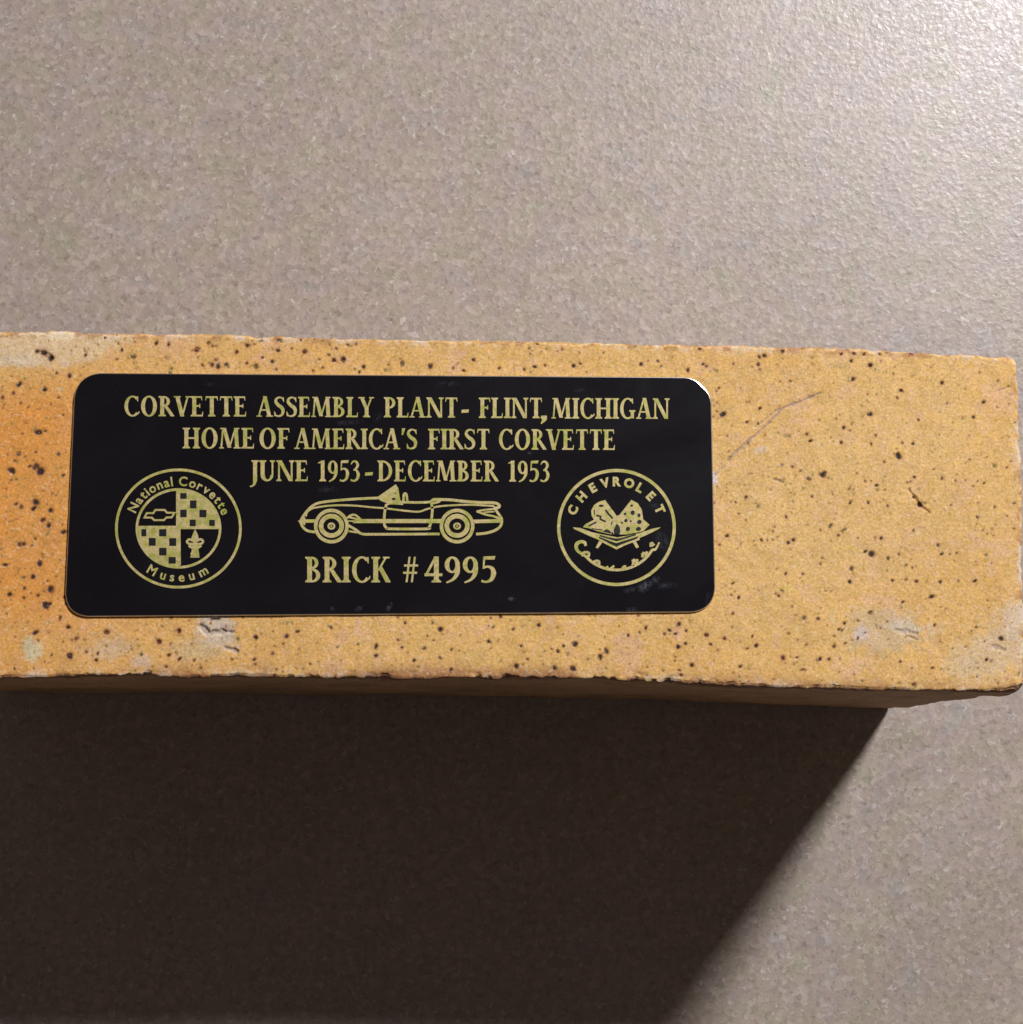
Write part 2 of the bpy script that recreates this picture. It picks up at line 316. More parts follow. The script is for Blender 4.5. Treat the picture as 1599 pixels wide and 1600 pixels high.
def build_brick_body(parent):
    H = .00018
    nx = int(BL / H); ny = int(BW / H)
    xs = np.linspace(0, BL, nx + 1); ys = np.linspace(0, BW, ny + 1)
    zt = [0.0]; z = 0; step = .00022
    while z < BH - .0002:
        z += step; zt.append(z)
        if z > .0055: step = min(step * 1.045, .0018)
    zt = [v for v in zt if v < BH - .0004] + [BH]
    zs = BH - np.array(zt)[::-1]; zs[0] = 0; nz = len(zs) - 1
    pts = []; faces = []; off = 0
    # the five visible sheets share their border vertices through an index map
    idx_top = np.arange((nx + 1) * (ny + 1)).reshape(ny + 1, nx + 1)
    X, Y = np.meshgrid(xs, ys); pts.append(np.stack([X.ravel(), Y.ravel(), np.full(X.size, BH)], 1)); off = X.size
    # perimeter loop, counter-clockwise from above
    per = list(idx_top[0, :-1]) + list(idx_top[:-1, -1]) + list(idx_top[-1, :0:-1]) + list(idx_top[:0:-1, 0])
    per = np.array(per); base = pts[0][per]; k = len(per)
    rows = [per]
    for j in range(nz - 1, -1, -1):
        q = base.copy(); q[:, 2] = zs[j]; pts.append(q); rows.append(np.arange(off, off + k)); off += k
    P = np.concatenate(pts)
    f1 = np.stack([idx_top[:-1, :-1], idx_top[:-1, 1:], idx_top[1:, 1:], idx_top[1:, :-1]], -1).reshape(-1, 4)
    fs = [f1]
    for a, b_ in zip(rows[:-1], rows[1:]):
        fs.append(np.stack([a, b_, np.roll(b_, -1), np.roll(a, -1)], -1))
    Fq = np.concatenate(fs)
    # --- outward normal of the plain box, blended at its edges by the rounding itself
    lo_ = np.zeros(3); hi = np.array([BL, BW, BH])
    r = .00055 + .00025 * fbm(P, 350, 3, 3)
    cr = np.exp(-(((P[:, 0] - BL) ** 2 + (P[:, 1]) ** 2)) / .006 ** 2)       # worn upright edge near the camera
    r = r + .0016 * cr + .0012 * np.exp(-(((P[:, 0] - BL) ** 2 + (P[:, 1] - BW) ** 2)) / .006 ** 2)
    r = np.clip(r, .0002, .004)
    inner = np.clip(P, lo_ + r[:, None], hi - r[:, None])
    D = P - inner; ln = np.linalg.norm(D, axis=1, keepdims=True) + 1e-12
    Nn = D / ln
    Q = inner + Nn * r[:, None]
    # distance to the nearest edge of the box on its surface
    da = np.sort(np.stack([np.minimum(P[:, 0], BL - P[:, 0]), np.minimum(P[:, 1], BW - P[:, 1]), BH - P[:, 2]], 1), axis=1)
    e = da[:, 1]
    is_top = P[:, 2] > BH - 1e-6
    # --- relief
    grain = fbm(P, 1500, 2, 21) * .000035 + fbm(P, 420, 3, 22) * .00007 + fbm(P, 60, 3, 23) * .00018
    side = 1 - is_top.astype(float)
    grain = grain + side * (fbm(P, 150, 4, 31) * .0004 + fbm(P, 45, 2, 33) * .0005)
    Pe = P.copy(); Pe[:, 2] = BH + (P[:, 2] - BH) * .35          # chips run down the sides a little
    dh = np.minimum.reduce([P[:, 0], BL - P[:, 0], P[:, 1], BW - P[:, 1]])
    ew = dh + (BH - P[:, 2]) * .38
    chip = sstep(-.1, .5, fbm(Pe, 620, 3, 41)) * np.exp(-(ew / .0011) ** 2) * .00034
    chip += sstep(.0, .5, fbm(Pe, 250, 3, 43)) * np.exp(-(ew / .0014) ** 2) * .00042
    chip += sstep(.25, .7, fbm(Pe, 80, 3, 44)) * np.exp(-(ew / .0020) ** 2) * .0007
    chip *= .5 + .8 * sstep(-.15, .45, fbm(P, 38, 2, 49)) + .7 * np.exp(-(P[:, 1] / .004) ** 2) * np.exp(-((P[:, 0] - .115) / .055) ** 2)
    disp = grain
    # the plate is bedded on a rubbed-down area
    Wp0 = warp(P)
    rel0 = np.stack([Wp0[:, 0], Wp0[:, 1], Wp0[:, 2] - CAM_H], 1) @ W2C.T
    qx = 799.5 + F * rel0[:, 0] / -rel0[:, 2]; qy = 800 - F * rel0[:, 1] / -rel0[:, 2]
    bed = sstep(112, 126, qx) * (1 - sstep(1098, 1110, qx)) * sstep(590, 598, qy) * (1 - sstep(948, 956, qy)) * is_top
    disp = disp * (1 - .85 * bed) - .00012 * bed
    # --- colour
    Wp = warp(P)
    rel = np.stack([Wp[:, 0], Wp[:, 1], Wp[:, 2] - CAM_H], 1) @ W2C.T
    px = 799.5 + F * rel[:, 0] / -rel[:, 2]; py = 800 - F * rel[:, 1] / -rel[:, 2]
    base_c = np.array([.610, .366, .118])
    n1 = fbm(P, 300, 3, 51)[:, None]; n2 = fbm(P, 55, 3, 52)[:, None]; n3 = fbm(P, 900, 2, 53)[:, None]; n5 = fbm(P, 520, 3, 55)[:, None]; n4 = fbm(P, 210, 3, 54)[:, None]
    col = base_c * (1 + .12 * n1 + .14 * n3) * (1 + n5 * np.array([.02, .06, .30]))
    col = col * (1 + n2 * np.array([.05, .10, .20]))
    pink = sstep(.08, .45, n4 * .6 + n5 * .5) * .65; col = col * (1 - pink) + np.array([.610, .365, .200]) * (1 + .12 * n3) * pink
    yel = sstep(.08, .45, -n4 * .6 - n5 * .5) * .65; col = col * (1 - yel) + np.array([.575, .370, .125]) * (1 + .12 * n3) * yel
    wobx = fbm(P, 90, 3, 61) * 30; 
    # flashed, more orange left end with a curved margin
    orange = np.exp(-np.clip((px + wobx * .6 - 40), 0, 9e9) ** 2 / 150.0 ** 2)
    orange = orange * sstep(555, 640, py + wobx * .4 + np.clip((120 - px), 0, 200) * -.1) * (1 - .55 * sstep(900, 1010, py))
    orange = (orange * (.80 + .25 * fbm(P, 130, 3, 77)))[:, None]
    col = col * (1 - orange) + np.array([.600, .225, .026]) * (1 + .16 * n1 + .12 * n3) * orange
    midor = (np.exp(-(px - 150) ** 2 / 380.0 ** 2) * .25)[:, None]
    col = col * (1 - midor) + np.array([.60, .30, .085]) * midor
    def patch(cx, cy, rx, ry, c, s, soft=.5, nf=130, seed=0):
        nonlocal col
        d = np.sqrt(((px - cx) / rx) ** 2 + ((py - cy) / ry) ** 2) + (fbm(P, nf, 4, 70 + seed, .65) * .75 + fbm(P, 700, 2, 170) * .35)
        w = ((1 - sstep(1 - soft * 1.2, 1.05, d)) * s * is_top)[:, None]
        col = col * (1 - w) + np.array(c) * (1 + .12 * n1 + .12 * n3) * w
    grey = (.40, .345, .255); pale = (.56, .47, .33)
    patch(60, 540, 170, 36, (.60, .455, .27), .8, .5, 150, 1); patch(30, 565, 90, 14, pale, .55, .6, 200, 2); patch(92, 522, 26, 12, (.74, .60, .38), .9, .5, 200, 3)
    patch(340, 985, 36, 34, (.50, .42, .33), .85, .5, 200, 4); patch(310, 1015, 55, 22, (.47, .37, .22), .55, .6, 150, 5)
    patch(48, 1020, 18, 22, (.50, .50, .33), .7, .6, 200, 6); patch(222, 1030, 22, 18, (.56, .44, .36), .6, .6, 200, 7); patch(175, 1015, 60, 25, (.54, .43, .30), .5, .7, 150, 8)
    patch(1385, 985, 78, 46, (.47, .385, .25), .55, .5, 200, 9); patch(1345, 992, 14, 16, (.50, .47, .48), .7, .6, 250, 10); patch(1425, 980, 40, 14, (.54, .49, .40), .6, .5, 250, 11)
    patch(1560, 1010, 66, 72, (.50, .41, .28), .55, .6, 150, 12); patch(1500, 1045, 50, 34, (.53, .43, .27), .5, .7, 150, 13); patch(1590, 970, 30, 40, (.52, .44, .36), .6, .6, 150, 14)
    patch(1188, 702, 14, 10, (.58, .50, .44), .7, .5, 250, 15); patch(1118, 745, 8, 12, (.62, .60, .64), .8, .5, 250, 16); patch(95, 608, 10, 5, pale, .6, .5, 250, 17)
    patch(1310, 571, 22, 6, (.33, .24, .10), .5, .6, 250, 18); patch(1320, 858, 30, 10, (.60, .42, .09), .7, .6, 250, 19); patch(1232, 922, 12, 8, (.60, .42, .07), .7, .6, 250, 20)
    patch(1330, 760, 360, 330, (.592, .392, .155), .5, .9, 80, 21)
    # gouge, scratch and scar
    def seg(ax, ay, bx, by, w0):
        vx, vy = bx - ax, by - ay; L2 = vx * vx + vy * vy
        t = np.clip(((px - ax) * vx + (py - ay) * vy) / L2, 0, 1)
        return np.sqrt((px - ax - t * vx) ** 2 + (py - ay - t * vy) ** 2) / (w0 * (1 - .35 * np.abs(2 * t - 1)))
    wob = fbm(P, 1100, 2, 90) * .9 + fbm(P, 350, 2, 92) * .5
    g = np.minimum(seg(1421, 766, 1440, 792, 3.2), seg(1438, 790, 1452, 801, 4.0)) + wob
    gm = (1 - sstep(.5, 1.2, g)) * is_top
    disp -= gm * .00028; col = col * (1 - .6 * gm[:, None]) + np.array([.34, .17, .06]) * .6 * gm[:, None]
    sc = np.minimum.reduce([seg(1118, 742, 1150, 706, 2.6), seg(1150, 706, 1190, 672, 2.2), seg(1190, 672, 1225, 636, 2.6), seg(1180, 668, 1218, 638, 1.6), seg(1225, 636, 1250, 628, 2.2), seg(1250, 628, 1282, 614, 1.9), seg(1200, 746, 1224, 754, 2.2)]) + wob
    sm = (1 - sstep(.4, 1.3, sc)) * is_top * sstep(-.9, -.2, fbm(P, 400, 2, 91))
    disp -= sm * .00020; col = col * (1 - .8 * sm[:, None]) + np.array([.31, .22, .19]) * .8 * sm[:, None]
    s3 = np.minimum.reduce([seg(312, 978, 326, 990, 6), seg(332, 988, 362, 988, 5), seg(350, 1012, 370, 1018, 5.5), seg(328, 970, 342, 966, 4)]) + wob
    m3 = (1 - sstep(.3, 1.2, s3)) * is_top
    disp -= m3 * .00040; col = col * (1 - .6 * m3[:, None]) + np.array([.36, .31, .27]) * .6 * m3[:, None]
    s4 = np.minimum.reduce([seg(1400, 984, 1434, 990, 4), seg(1420, 994, 1434, 1000, 3), seg(1550, 1008, 1570, 1016, 4), seg(1556, 612, 1580, 604, 2.5), seg(60, 550, 82, 560, 5)]) + wob
    m4 = (1 - sstep(.3, 1.2, s4)) * is_top
    disp -= m4 * .00018; col = col * (1 - .5 * m4[:, None]) + np.array([.25, .19, .15]) * .5 * m4[:, None]
    # chalky and burnt rim along the arrises
    rim = np.exp(-(e / .0012) ** 2)[:, None]
    rn = (fbm(P, 260, 3, 95) * .7 + fbm(P, 800, 2, 98) * .6)[:, None]
    chalk = rim * sstep(-.05, .35, rn) * .75; col = col * (1 - chalk) + np.array([.60, .50, .38]) * chalk
    burnt = rim * sstep(.02, .35, -rn) * .75; col = col * (1 - burnt) + np.array([.30, .13, .06]) * burnt
    be = (np.exp(-((P[:, 1]) / .0022) ** 2) * sstep(180, 320, px) * (1 - .6 * sstep(1050, 1120, px)) * sstep(-.45, .2, fbm(P, 130, 4, 96)))[:, None] * .72
    col = col * (1 - be) + np.array([.20, .065, .03]) * be
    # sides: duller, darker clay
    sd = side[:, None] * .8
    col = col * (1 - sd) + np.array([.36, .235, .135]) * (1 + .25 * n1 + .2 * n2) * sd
    uc_shade = (side * np.exp(-((BH - P[:, 2]) / .0022) ** 2) * np.exp(-(P[:, 1] / .002) ** 2) * .8)[:, None]  # shade of the undercut below the near top edge, painted into the colour
    col = col * (1 - uc_shade) + np.array([.10, .035, .02]) * uc_shade
    # --- specks: small iron blebs, some sunk
    specks = [(a, b_, c * RNG.uniform(.95, 1.15), d, 1.0 if c > 2.9 else RNG.uniform(.75, 1.0)) for a, b_, c, d in SP]
    cnt = 0
    while cnt < 2300:
        a = RNG.uniform(-150, 1600); b_ = RNG.uniform(520, 1078)
        if 105 < a < 1112 and 588 < b_ < 957: continue
        dens = .45 + .5 * math.exp(-max(0, a) / 350) + .45 * math.exp(-min(b_ - 520, 1078 - b_) / 22)
        if RNG.rand() > dens: continue
        cnt += 1
        specks.append((a, b_, RNG.uniform(1.0, 2.3) if cnt % 5 else RNG.uniform(2.2, 3.3), RNG.uniform(-.9, .9), RNG.uniform(.25, .65) if cnt % 3 else RNG.uniform(.6, 1.0)))
    S = np.array([(a, b_) for a, b_, *_ in specks])
    top_i = np.where(is_top)[0]
    tx = px[top_i].reshape(ny + 1, nx + 1); ty = py[top_i].reshape(ny + 1, nx + 1)
    wobble = fbm(P[top_i], 1300, 2, 97).reshape(ny + 1, nx + 1)
    colT = col[:top_i.size].reshape(ny + 1, nx + 1, 3); dT = disp[:top_i.size].reshape(ny + 1, nx + 1)
    xr = tx[ny // 2]; 
    for (sx, sy, rad, red, al) in specks:
        ic = np.searchsorted(xr, sx); jc = np.argmin(np.abs(ty[:, min(ic, nx)] - sy)); k = int(rad / 1.5 * 1.9) + 7
        j0, j1, i0, i1 = max(0, jc - k), min(ny + 1, jc + k), max(0, ic - k), min(nx + 1, ic + k)
        if j1 <= j0 or i1 <= i0: continue
        an = RNG.uniform(0, 3.14); asp = RNG.uniform(.55, 1.0); ca, sa = math.cos(an), math.sin(an)
        dx = tx[j0:j1, i0:i1] - sx; dy = ty[j0:j1, i0:i1] - sy
        d = np.sqrt((dx * ca + dy * sa) ** 2 + ((-dx * sa + dy * ca) / asp) ** 2) / (rad * 1.08) + wobble[j0:j1, i0:i1] * .45
        halo = (1 - sstep(.7, 2.1, d)) * (.50 if sx < 400 else .36) * al; core = (1 - sstep(.45, 1.12, d)) * al
        hc = np.array([.36, .14, .04]) if red >= 0 else np.array([.38, .29, .09])
        cc = np.array([.030, .016, .014]) * (1 - max(0, red)) + np.array([.115, .022, .010]) * max(0, red)
        if red < 0: cc = np.array([.10, .075, .02])
        if rad < 2.6: cc = cc * 1.9 + np.array([.03, .012, .0])
        c0 = colT[j0:j1, i0:i1]
        c0 = c0 * (1 - halo[..., None]) + hc * halo[..., None]
        c0 = c0 * (1 - core[..., None]) + cc * core[..., None]
        colT[j0:j1, i0:i1] = c0
        if rad > 2.4: dT[j0:j1, i0:i1] -= core * rad * .000045
    col[:top_i.size] = colT.reshape(-1, 3); disp[:top_i.size] = dT.ravel()
    Q = Q + Nn * disp[:, None]
    hd = np.zeros_like(P)
    hd[:, 0] = np.exp(-P[:, 0] / .002) - np.exp(-(BL - P[:, 0]) / .002); hd[:, 1] = np.exp(-P[:, 1] / .002) - np.exp(-(BW - P[:, 1]) / .002)
    hd[:, 2] = -.35; hd /= np.linalg.norm(hd, axis=1, keepdims=True) + 1e-9
    Q = Q + hd * chip[:, None]
    Wq = warp(Q)
    Wq[:, 2] = np.clip(Wq[:, 2], .0001, None)
    # raw mesh
    n = len(Wq)
    bot = rows[-1]
    me = bpy.data.meshes.new('body')
    nf = len(Fq)
    me.vertices.add(n); me.vertices.foreach_set('co', Wq.astype(np.float32).ravel())
    me.loops.add(nf * 4 + len(bot)); me.loops.foreach_set('vertex_index', np.concatenate([Fq.ravel(), bot[::-1]]).astype(np.int32))
    me.polygons.add(nf + 1)
    me.polygons.foreach_set('loop_start', np.concatenate([np.arange(nf) * 4, [nf * 4]]).astype(np.int32))
    me.polygons.foreach_set('loop_total', np.concatenate([np.full(nf, 4), [len(bot)]]).astype(np.int32))
    me.update(calc_edges=True)
    me.polygons.foreach_set('use_smooth', np.ones(nf + 1, bool))
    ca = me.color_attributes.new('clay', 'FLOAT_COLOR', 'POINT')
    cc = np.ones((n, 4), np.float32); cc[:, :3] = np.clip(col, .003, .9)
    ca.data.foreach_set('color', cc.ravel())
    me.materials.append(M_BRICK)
    o = bpy.data.objects.new('body', me); COL.objects.link(o); o.parent = parent
    return o

brick = bpy.data.objects.new('brick', None); COL.objects.link(brick)
brick.empty_display_size = .02
brick['label'] = 'dark-speckled yellow brick with black gold-lettered plaque, standing on edge on the grey-beige tabletop'
brick['category'] = 'brick'
build_brick_body(brick)

# ------------------------------------------------------------------ plaque
def rounded(corners, rads, seg=10):
    """corners clockwise in photo px (y down); rad in px; slightly flattened corner arcs"""
    out = []; n = len(corners)
    for i in range(n):
        p = np.array(corners[i], float); a = np.array(corners[i - 1], float) - p; b_ = np.array(corners[(i + 1) % n], float) - p
        a /= np.linalg.norm(a); b_ /= np.linalg.norm(b_); r = rads[i]
        for k in range(seg + 1):
            t = k / seg
            q0 = p + a * r; q2 = p + b_ * r; c = p + (a + b_) * r * .08
            out.append((1 - t) ** 2 * q0 + 2 * t * (1 - t) * c + t * t * q2)
    return np.array(out)
PC = [(117, 582), (1112, 589), (1119, 956.5), (100, 964)]
def build_plaque(parent):
    ol = rounded(PC, [40, 42, 38, 37])
    W = unproj(ol[:, 0], ol[:, 1], PLQ_Z)[:, :2]
    cen = W.mean(0); n = len(W)
    nxt = np.roll(W, -1, 0) - np.roll(W, 1, 0); nrm = np.stack([-nxt[:, 1], nxt[:, 0]], 1); nrm /= np.linalg.norm(nrm, axis=1, keepdims=True)
    if np.sum((W - cen) * nrm) < 0: nrm = -nrm
    prof = [(0, -.00040), (0, -.00026), (-.00003, -.00015), (-.00008, -.00007), (-.00014, -.00002), (-.00022, 0.0)]
    knock = unproj(1101, 600, PLQ_Z)[:2]                      # the corner that is worn to bare metal
    kk = 1 + 2.2 * np.exp(-(np.linalg.norm(W - knock, axis=1) / .0016) ** 2)
    V = []; Fc = []
    for (dx, dz) in prof:
        V += [(*(W[i] + nrm[i] * dx * kk[i]), PLQ_Z + dz * (1 + .25 * (kk[i] - 1))) for i in range(n)]
    for j in range(len(prof) - 1):
        for i in range(n):
            k = (i + 1) % n; Fc.append((j * n + i, j * n + k, (j + 1) * n + k, (j + 1) * n + i))
    rim_top = (len(prof) - 1) * n
    Fc.append(tuple(range(rim_top, rim_top + n)))
    Fc.append(tuple(range(n - 1, -1, -1)))
    o = add_mesh('plaque', V, Fc, M_BLACK, parent)
    me = o.data; me.materials.append(M_RIM)
    for i, p in enumerate(me.polygons):
        if len(p.vertices) == 4:
            p.use_smooth = True
            if i < n * 5: p.material_index = 1
    me.update()
    # winding may face inward after the mirrored image axis: make consistent
    import bmesh
    bm = bmesh.new(); bm.from_mesh(me); bmesh.ops.recalc_face_normals(bm, faces=bm.faces[:]); bm.to_mesh(me); bm.free()
    o['label'] = 'black enamelled plate with gold lettering'
    # the adhesive pad under the plate
    W2 = W - nrm * .0006
    V = [(*p, PLQ_Z - .00038) for p in W2] + [(*p, PLQ_Z - .0012) for p in W2]
    Fc = [tuple(range(n)), tuple(range(2 * n - 1, n - 1, -1))] + [(i, n + i, n + (i + 1) % n, (i + 1) % n) for i in range(n)]
    add_mesh('adhesive_pad', V, Fc, M_GLUE, o)
    return o
plaque = build_plaque(brick)

# ------------------------------------------------------------------ print: a pen that lays thin raised ink shapes given in photo px
class Pen:
    def __init__(s, level=0): s.V = []; s.F = []; s.k = 0; s.level = level
    def _z(s):
        s.k += 1
        return PLQ_Z + .000030 + .000005 * (s.k % 9) + s.level * .00005
    def strip(s, A, B):
        """quad strip between two matching px outlines"""
        A = np.array(A, float); B = np.array(B, float); n = len(A); z = s._z()
        b0 = len(s.V)
        for arr, zz in ((A, z), (B, z), (A, PLQ_Z), (B, PLQ_Z)):
            s.V += [tuple(p) for p in unproj(arr[:, 0], arr[:, 1], zz)]
        a, b_, c, d = b0, b0 + n, b0 + 2 * n, b0 + 3 * n
        for i in range(n - 1):
            s.F.append((a + i, a + i + 1, b_ + i + 1, b_ + i))
            s.F.append((c + i, c + i + 1, a + i + 1, a + i)); s.F.append((b_ + i, b_ + i + 1, d + i + 1, d + i))
        if np.linalg.norm(A[0] - A[-1]) > .01 or np.linalg.norm(B[0] - B[-1]) > .01:
            s.F.append((a, b_, d, c)); s.F.append((a + n - 1, c + n - 1, d + n - 1, b_ + n - 1))
    def poly(s, P):
        P = np.array(P, float); n = len(P); z = s._z(); b0 = len(s.V)
        s.V += [tuple(p) for p in unproj(P[:, 0], P[:, 1], z)] + [tuple(p) for p in unproj(P[:, 0], P[:, 1], PLQ_Z)]
        s.F.append(tuple(range(b0, b0 + n)))
        for i in range(n): s.F.append((b0 + i, b0 + (i + 1) % n, b0 + n + (i + 1) % n, b0 + n + i))
    def ring(s, cx, cy, rx, ry, w, n=64, a0=0, a1=360, w2=None):
        t = np.radians(np.linspace(a0, a1, n + 1)); w2 = w if w2 is None else w2
        A = np.stack([cx + rx * np.cos(t), cy - ry * np.sin(t)], 1); B = np.stack([cx + (rx - w) * np.cos(t), cy - (ry - w2) * np.sin(t)], 1)
        s.strip(A, B)
    def disc(s, cx, cy, rx, ry=None, n=24, a0=0, a1=360):
        ry = ry or rx; t = np.radians(np.linspace(a0, a1, n + 1))
        P = [(cx + rx * math.cos(x), cy - ry * math.sin(x)) for x in t]
        if a1 - a0 >= 360: P = P[:-1]
        s.poly(P)
    def line(s, P, w, smooth=True, closed=False):
        P = np.array(P, float); w = np.broadcast_to(np.array(w, float), (len(P),)).copy()
        if smooth and len(P) > 2:
            Q = []; Wd = []; n = len(P); m = n if closed else n - 1
            for i in range(m):
                p0 = P[(i - 1) % n] if (closed or i > 0) else 2 * P[0] - P[1]
                p1 = P[i]; p2 = P[(i + 1) % n]; p3 = P[(i + 2) % n] if (closed or i + 2 < n) else 2 * P[-1] - P[-2]
                for k in range(6):
                    t = k / 6
                    Q.append(.5 * ((2 * p1) + (p2 - p0) * t + (2 * p0 - 5 * p1 + 4 * p2 - p3) * t * t + (3 * p1 - p0 - 3 * p2 + p3) * t ** 3))
                    Wd.append(w[i] * (1 - t) + w[(i + 1) % n] * t)
            Q.append(P[0] if closed else P[-1]); Wd.append(w[0] if closed else w[-1])
            P = np.array(Q); w = np.array(Wd)
        elif closed:
            P = np.concatenate([P, P[:1]]); w = np.concatenate([w, w[:1]])
        n = len(P); T = np.zeros_like(P); MI = np.ones(n)
        d = P[1:] - P[:-1]; d /= (np.linalg.norm(d, axis=1, keepdims=True) + 1e-9)
        for i in range(n):
            if 0 < i < n - 1: a, b_ = d[i - 1], d[i]
            elif closed: a, b_ = d[-1], d[0]
            elif i == 0: a = b_ = d[0]
            else: a = b_ = d[-1]
            t = a + b_; l = np.linalg.norm(t); t = t / l if l > .2 else b_
            T[i] = t; MI[i] = 1 / max(.55, float(np.dot(t, b_)))
        Nv = np.stack([-T[:, 1], T[:, 0]], 1) * (w * MI / 2)[:, None]
        s.strip(P + Nv, P - Nv)
    def build(s, name, mat, parent, label=None):
        o = add_mesh(name, s.V, s.F, mat, parent)
        if label: o['label'] = label
        return o
class Sub:
    """draws in a local frame: f maps local points to photo px"""
    def __init__(s, pen, f): s.p = pen; s.f = f
    def T(s, P): return [s.f(x, y) for x, y in P]
    def strip(s, A, B): s.p.strip(s.T(A), s.T(B))
    def poly(s, P): s.p.poly(s.T(P))

# --- roman capitals, cap height 1, baseline 0
TK, TN, SH, SO = .188, .08, .062, .08
def stem(g, x, y0=0, y1=1, w=TK, sb=(1, 1), st=(1, 1)):
    g.poly([(x, y0), (x + w, y0), (x + w, y1), (x, y1)])
    for (l, r), y, sg in ((sb, y0, 1), (st, y1, -1)):
        if l or r:
            xl = x - SO * l; xr = x + w + SO * r
            g.poly([(xl, y), (xr, y), (xr, y + sg * SH * .8), (x + w, y + sg * SH * 1.9), (x, y + sg * SH * 1.9), (xl, y + sg * SH * .8)])
def diag(g, x0, y0, x1, y1, w):
    g.poly([(x0, y0), (x0 + w, y0), (x1 + w, y1), (x1, y1)])
def serif(g, x0, x1, y, sg=1): g.poly([(x0, y), (x1, y), (x1, y + sg * SH), (x0, y + sg * SH)])
def arm(g, x0, x1, y, tip=0.0, tipw=.06, t=TN):
    g.poly([(x0, y - t / 2), (x1, y - t / 2), (x1, y + t / 2), (x0, y + t / 2)])
    if tip: g.poly([(x1 - tipw, y), (x1 + .005, y), (x1 + .015, y + tip), (x1 - .012, y + tip)])
def arc(g, cx, cy, rx, ry, a0, a1, wh=TK, wv=TN, n=22, ox=0):
    A, B = [], []
    for i in range(n + 1):
        t = math.radians(a0 + (a1 - a0) * i / n)
        A.append((cx + rx * math.cos(t), cy + ry * math.sin(t))); B.append((cx + ox + (rx - wh) * math.cos(t), cy + (ry - wv) * math.sin(t)))
    g.strip(A, B)
def pen_path(g, P, W, k=6):
    P = np.array(P, float); W = np.array(W, float); Q, D = [], []
    n = len(P)
    for i in range(n - 1):
        p0 = P[i - 1] if i else 2 * P[0] - P[1]; p1, p2 = P[i], P[i + 1]; p3 = P[i + 2] if i + 2 < n else 2 * P[-1] - P[-2]
        for j in range(k):
            t = j / k; Q.append(.5 * (2 * p1 + (p2 - p0) * t + (2 * p0 - 5 * p1 + 4 * p2 - p3) * t * t + (3 * p1 - p0 - 3 * p2 + p3) * t ** 3)); D.append(W[i] * (1 - t) + W[i + 1] * t)
    Q.append(P[-1]); D.append(W[-1]); Q = np.array(Q); D = np.array(D)
    T = np.gradient(Q, axis=0); T /= np.linalg.norm(T, axis=1, keepdims=True)
    Nv = np.stack([-T[:, 1], T[:, 0]], 1) * D[:, None] / 2
    g.strip([tuple(p) for p in Q + Nv], [tuple(p) for p in Q - Nv])

